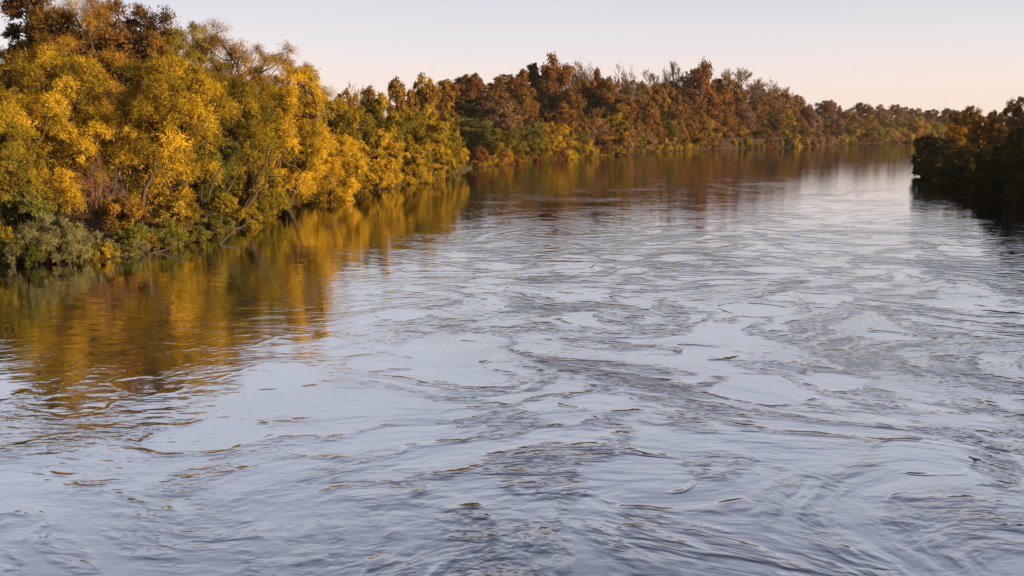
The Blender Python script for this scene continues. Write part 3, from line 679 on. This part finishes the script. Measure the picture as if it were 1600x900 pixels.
for px, Y, yt, wp, k, pal in [
 (712, 300, 150, 60, 'round', 'dark'), (742, 305, 145, 56, 'round', 'dark'), (735, 268, 178, 64, 'willow', 'green'), (775, 300, 140, 60, 'round', 'umber'), (778, 280, 148, 66, 'round', 'mauve'), (815, 312, 132, 52, 'round', 'brown'), (818, 290, 160, 50, 'round', 'brown'),
 (845, 322, 140, 56, 'round', 'dark'), (862, 318, 150, 50, 'round', 'dark'), (893, 318, 136, 52, 'round', 'brown'), (880, 306, 158, 40, 'round', 'brown'), (925, 340, 140, 50, 'round', 'dark'), (948, 338, 122, 62, 'round', 'brown'), (968, 340, 140, 46, 'round', 'brown'), (952, 325, 165, 50, 'round', 'olive'),
 (995, 362, 142, 50, 'round', 'umber'), (1008, 372, 150, 40, 'round', 'rust'), (1022, 380, 148, 34, 'round', 'dark'), (1044, 405, 140, 46, 'round', 'brown'), (1052, 398, 160, 36, 'round', 'brown'), (1075, 420, 146, 50, 'round', 'umber'), (1064, 418, 168, 42, 'round', 'brown'), (1096, 438, 150, 50, 'round', 'brown'),
 (1090, 436, 172, 40, 'round', 'olive'), (1118, 455, 152, 46, 'round', 'umber'), (1126, 466, 168, 44, 'round', 'brown'), (1146, 474, 180, 28, 'round', 'orange'), (1150, 480, 158, 44, 'round', 'mauve'), (1168, 488, 164, 44, 'round', 'brown'), (1176, 492, 146, 40, 'round', 'umber'), (1192, 500, 170, 40, 'round', 'dark'),
 (1200, 505, 152, 40, 'round', 'umber'), (1216, 512, 168, 44, 'round', 'olive'), (1228, 520, 158, 36, 'round', 'brown'), (1240, 525, 176, 36, 'round', 'brown'), (1256, 540, 166, 36, 'round', 'mauve'),
 (985, 352, 178, 40, 'round', 'olive'), (1014, 385, 172, 40, 'round', 'brown'), (1038, 400, 178, 36, 'round', 'olive'), (905, 318, 176, 34, 'bush', 'mauve'), (930, 325, 182, 40, 'bush', 'mauve'), (968, 342, 186, 44, 'bush', 'mauve'), (995, 362, 190, 40, 'bush', 'mauve'),
 (800, 272, 182, 44, 'round', 'mauve'), (762, 262, 190, 40, 'round', 'green'), (835, 290, 178, 40, 'bush', 'green')]:
    put(k, pal, px, Y, yt, wp * 1.5, HL[pal] + ("'s slope" if pal != 'green' else '') if k != 'bush' else 'low brush on the clearing of the hill' if pal == 'mauve' else 'green brush low on the hill', GH)

# farthest shore beyond the bend
GD = 'trees on the farthest shore'
for px, Y, yt, wp, k, pal in [
 (1258, 640, 158, 34, 'round', 'mauve'), (1284, 660, 156, 34, 'round', 'umber'), (1300, 680, 154, 30, 'round', 'umber'), (1318, 690, 164, 34, 'round', 'mauve'), (1346, 720, 157, 34, 'round', 'umber'), (1332, 740, 166, 30, 'round', 'mauve'),
 (1372, 750, 162, 34, 'round', 'mauve'), (1398, 770, 160, 34, 'round', 'mauve'), (1424, 790, 162, 34, 'round', 'mauve'), (1450, 800, 166, 32, 'round', 'umber'), (1476, 800, 168, 32, 'round', 'mauve'), (1500, 800, 166, 32, 'round', 'umber'),
 (1272, 625, 178, 30, 'round', 'mauve'), (1296, 650, 176, 38, 'round', 'mauve'), (1322, 660, 172, 40, 'round', 'brown'), (1350, 700, 176, 36, 'round', 'brown'), (1378, 715, 180, 34, 'round', 'olive'), (1402, 735, 182, 32, 'round', 'olive'), (1426, 755, 180, 34, 'round', 'olive'), (1450, 770, 184, 30, 'round', 'brown'),
 (1300, 628, 198, 26, 'bush', 'umber'), (1330, 650, 190, 28, 'willow', 'gold'), (1316, 640, 206, 22, 'bush', 'brown'), (1352, 672, 202, 26, 'bush', 'umber'), (1372, 690, 196, 26, 'bush', 'olive'), (1392, 705, 200, 24, 'bush', 'gold'), (1410, 720, 196, 24, 'bush', 'olive'), (1428, 735, 188, 26, 'bush', 'orange'), (1444, 745, 194, 26, 'bush', 'gold'), (1464, 760, 190, 26, 'bush', 'olive')]:
    nm = {'mauve': 'hazy mauve-brown', 'umber': 'dark brown', 'brown': 'tawny', 'olive': 'olive', 'gold': 'golden', 'orange': 'orange'}[pal]
    put(k, pal, px, Y, yt, wp * 1.4, nm + (' bush' if k == 'bush' else ' tree') + ' on the farthest shore beyond the bend', GD)

# right bank: dark trees in shade, sunlit crowns behind them
GR = 'dark trees on the right bank'
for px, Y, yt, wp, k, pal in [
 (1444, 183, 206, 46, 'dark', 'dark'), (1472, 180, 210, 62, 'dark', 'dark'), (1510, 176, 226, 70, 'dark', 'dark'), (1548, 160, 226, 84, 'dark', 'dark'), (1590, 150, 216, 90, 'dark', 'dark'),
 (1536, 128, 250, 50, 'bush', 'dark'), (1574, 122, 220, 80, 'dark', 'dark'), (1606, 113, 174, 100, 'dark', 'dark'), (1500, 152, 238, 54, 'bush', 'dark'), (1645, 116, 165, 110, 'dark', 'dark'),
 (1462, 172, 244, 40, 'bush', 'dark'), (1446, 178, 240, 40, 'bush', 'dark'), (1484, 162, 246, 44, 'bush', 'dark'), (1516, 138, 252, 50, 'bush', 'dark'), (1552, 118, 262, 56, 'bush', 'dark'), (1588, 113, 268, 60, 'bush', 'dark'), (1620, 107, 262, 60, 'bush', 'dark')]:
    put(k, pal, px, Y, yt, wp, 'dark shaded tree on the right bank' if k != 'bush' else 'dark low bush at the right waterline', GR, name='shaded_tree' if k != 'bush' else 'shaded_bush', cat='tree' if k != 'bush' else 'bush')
for px, Y, yt, wp, k, pal in [(1494, 232, 164, 44, 'round', 'umber'), (1516, 226, 160, 46, 'round', 'brown'), (1545, 228, 164, 46, 'round', 'umber'), (1582, 205, 145, 58, 'round', 'umber'), (1528, 205, 176, 56, 'willow', 'orange'),
                              (1562, 202, 172, 56, 'willow', 'orange'), (1490, 214, 188, 46, 'willow', 'orange'), (1612, 200, 150, 60, 'round', 'umber')]:
    put(k, pal, px, Y, yt, wp, 'sunlit orange-brown crown behind the dark right bank trees' if k == 'willow' else 'tall brown-topped tree behind the dark right bank trees', 'sunlit trees behind the right bank')
# the same wood carries on towards the bridge, outside the view; it shades the right bank
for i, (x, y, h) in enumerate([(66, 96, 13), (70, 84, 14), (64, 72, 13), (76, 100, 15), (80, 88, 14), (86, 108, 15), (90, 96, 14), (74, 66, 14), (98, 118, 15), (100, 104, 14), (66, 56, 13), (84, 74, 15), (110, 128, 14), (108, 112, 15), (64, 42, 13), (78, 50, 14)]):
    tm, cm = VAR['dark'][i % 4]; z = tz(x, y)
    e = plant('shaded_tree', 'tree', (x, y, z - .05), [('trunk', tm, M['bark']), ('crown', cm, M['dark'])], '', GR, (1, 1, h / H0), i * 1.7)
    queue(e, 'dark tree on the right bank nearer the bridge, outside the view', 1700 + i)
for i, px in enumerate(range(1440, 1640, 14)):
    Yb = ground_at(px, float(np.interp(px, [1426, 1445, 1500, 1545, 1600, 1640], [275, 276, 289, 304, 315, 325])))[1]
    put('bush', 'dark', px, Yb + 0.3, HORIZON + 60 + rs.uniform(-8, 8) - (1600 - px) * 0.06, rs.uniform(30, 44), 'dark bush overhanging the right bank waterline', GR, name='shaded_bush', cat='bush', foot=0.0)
for i, px in enumerate(range(742, 1106, 9)):
    yb = float(np.interp(px, BANK_PX, BANK_PY)); c = int(rs.integers(5))
    put('bush', ['olive', 'gold', 'gold', 'brown', 'rust'][c], px, bank_y(px) + 0.3, yb - rs.uniform(11, 22), rs.uniform(18, 30),
        'low ' + ['olive', 'yellow', 'yellow', 'tawny', 'red-brown'][c] + ' scrub at the water under the far hill', 'low scrub at the water under the hill', name='waterside_scrub', cat='bush', foot=-0.05)
for i, px in enumerate(list(range(-6, 350, 34)) + list(range(366, 720, 26))):
    yb = float(np.interp(px, [0, 130, 205, 290, 345, 400, 450, 500, 580, 640, 727], [411, 409, 398, 383, 361, 345, 319, 306, 296, 286, 268]))
    Yb = ground_at(px, yb)[1]; near = px < 350
    put('bush', ['grey', 'olive', 'green', 'brown'][i % 4] if near else ['olive', 'gold'][i % 2], px, Yb + (0.8 if near else 0.6), yb - (20 if near else 22) + rs.uniform(-5, 5), rs.uniform(34, 48) if near else rs.uniform(32, 44),
        ('low ' + ['sage', 'olive', 'green', 'brown'][i % 4] + ' bush along the near left waterline') if near else ('low ' + ['olive', 'yellow'][i % 2] + ' growth at the middle left waterline'),
        'low growth along the left waterline', name='waterside_bush', cat='bush', foot=-0.05)
settle_labels()

# ------------------------------------------------------------------ cut earth bank on the far shore
rb = np.random.default_rng(9)
A = np.array([ground_at(1085, 233.5), ground_at(1250, 230), ground_at(1312, 225.5)])
sl = np.concatenate([[0], np.cumsum(np.linalg.norm(np.diff(A, axis=0), axis=1))]); ns = 150
s_ = np.linspace(0, sl[-1], ns); line = np.stack([np.interp(s_, sl, A[:, k]) for k in range(2)], 1)
tn = norm(np.gradient(line, axis=0)); nrm = np.stack([-tn[:, 1], tn[:, 0]], 1)     # towards the land
rows = [(-1.5, -0.6), (0.2, 0.3), (0.9, 1.7), (1.4, 3.2), (1.2, 4.2), (0.9, 4.8), (2.2, 5.2), (5.0, 5.3), (10.0, 4.6), (16.0, 2.8), (22.0, -0.5)]
V = []
ends = np.clip(np.minimum(s_, sl[-1] - s_) / 14, 0, 1) ** 0.7
for o, z in rows:
    j = np.interp(s_, np.linspace(0, sl[-1], 40), rb.normal(0, 0.8, 40)) + rb.normal(0, 0.25, ns)
    zz = z * (0.85 + 0.25 * np.interp(s_, np.linspace(0, sl[-1], 24), rb.random(24))) * ends - 0.4 * (1 - ends)
    V.append(np.column_stack([line + nrm * (o + 0.9 * j * (0 < z < 5))[:, None], zz + rb.normal(0, 0.12, ns)]))
V = np.stack(V).reshape(-1, 3); nr = len(rows)
i_, j_ = np.meshgrid(np.arange(ns - 1), np.arange(nr - 1)); q0 = (j_ * ns + i_).ravel()
eb = link('earth_bank', mesh_np('earth_bank', V, np.stack([q0, q0 + 1, q0 + ns + 1, q0 + ns], 1)), M['earth'])
eb['kind'] = 'structure'; eb['label'] = 'low eroded brown earth bank along the far shore'

# ------------------------------------------------------------------ grass and weeds along the shores
def grass(name, lab, line, n, hgt, depth, seed):
    r = np.random.default_rng(seed); L_ = np.asarray(line)
    sl = np.concatenate([[0], np.cumsum(np.linalg.norm(np.diff(L_, axis=0), axis=1))])
    s = r.random(n) * sl[-1]; p = np.stack([np.interp(s, sl, L_[:, k]) for k in range(2)], 1)
    p += r.normal(size=(n, 2)) * depth
    z = terrain(p); ok = z > -0.25; p, z = p[ok], np.maximum(z[ok], -0.02); n = len(p)
    a = r.uniform(0, 6.28, n); hh = hgt * r.uniform(0.4, 1.3, n); w = hh * 0.045
    base = np.column_stack([p, z]); sd = np.column_stack([np.cos(a), np.sin(a), np.zeros(n)])
    tip = base + np.column_stack([r.normal(0, .3, n) * hh, r.normal(0, .3, n) * hh, hh])
    V = np.stack([base - sd * w[:, None], base + sd * w[:, None], tip], 1).reshape(-1, 3)
    o = link(name, mesh_np(name, V, np.arange(len(V)).reshape(-1, 3), attrs={'tone': np.repeat(r.random(n), 3)}), M['grass'])
    o['kind'] = 'stuff'; o['label'] = lab; o['category'] = 'grass'
grass('bank_grass', 'dry grass and weeds fringing the near left shore', LB[2:14], 16000, .30, 1.2, 1)
grass('bank_grass', 'dry grass fringing the far shore under the hill', LB[13:22], 14000, .5, 2.5, 2)

# ------------------------------------------------------------------ evening air
hz = np.array([(x, y, z) for z in (-3.0, 48.0) for x, y in ((-4100, -450), (4100, -450), (4100, 5100), (-4100, 5100))], float)
hz_o = link('haze', mesh_np('haze', hz, [(0, 3, 2, 1), (4, 5, 6, 7), (0, 1, 5, 4), (1, 2, 6, 5), (2, 3, 7, 6), (3, 0, 4, 7)]), None)
hm, nt = new_mat('evening_air')
pv, ho = nt.nodes.new('ShaderNodeVolumePrincipled'), nt.nodes.new('ShaderNodeOutputMaterial')
pv.inputs['Color'].default_value = (0.92, 0.88, 0.90, 1); pv.inputs['Density'].default_value = 0.00004
nt.links.new(pv.outputs[0], ho.inputs['Volume']); hz_o.data.materials.append(hm)
hz_o['kind'] = 'stuff'; hz_o['label'] = 'thin evening haze over the river'
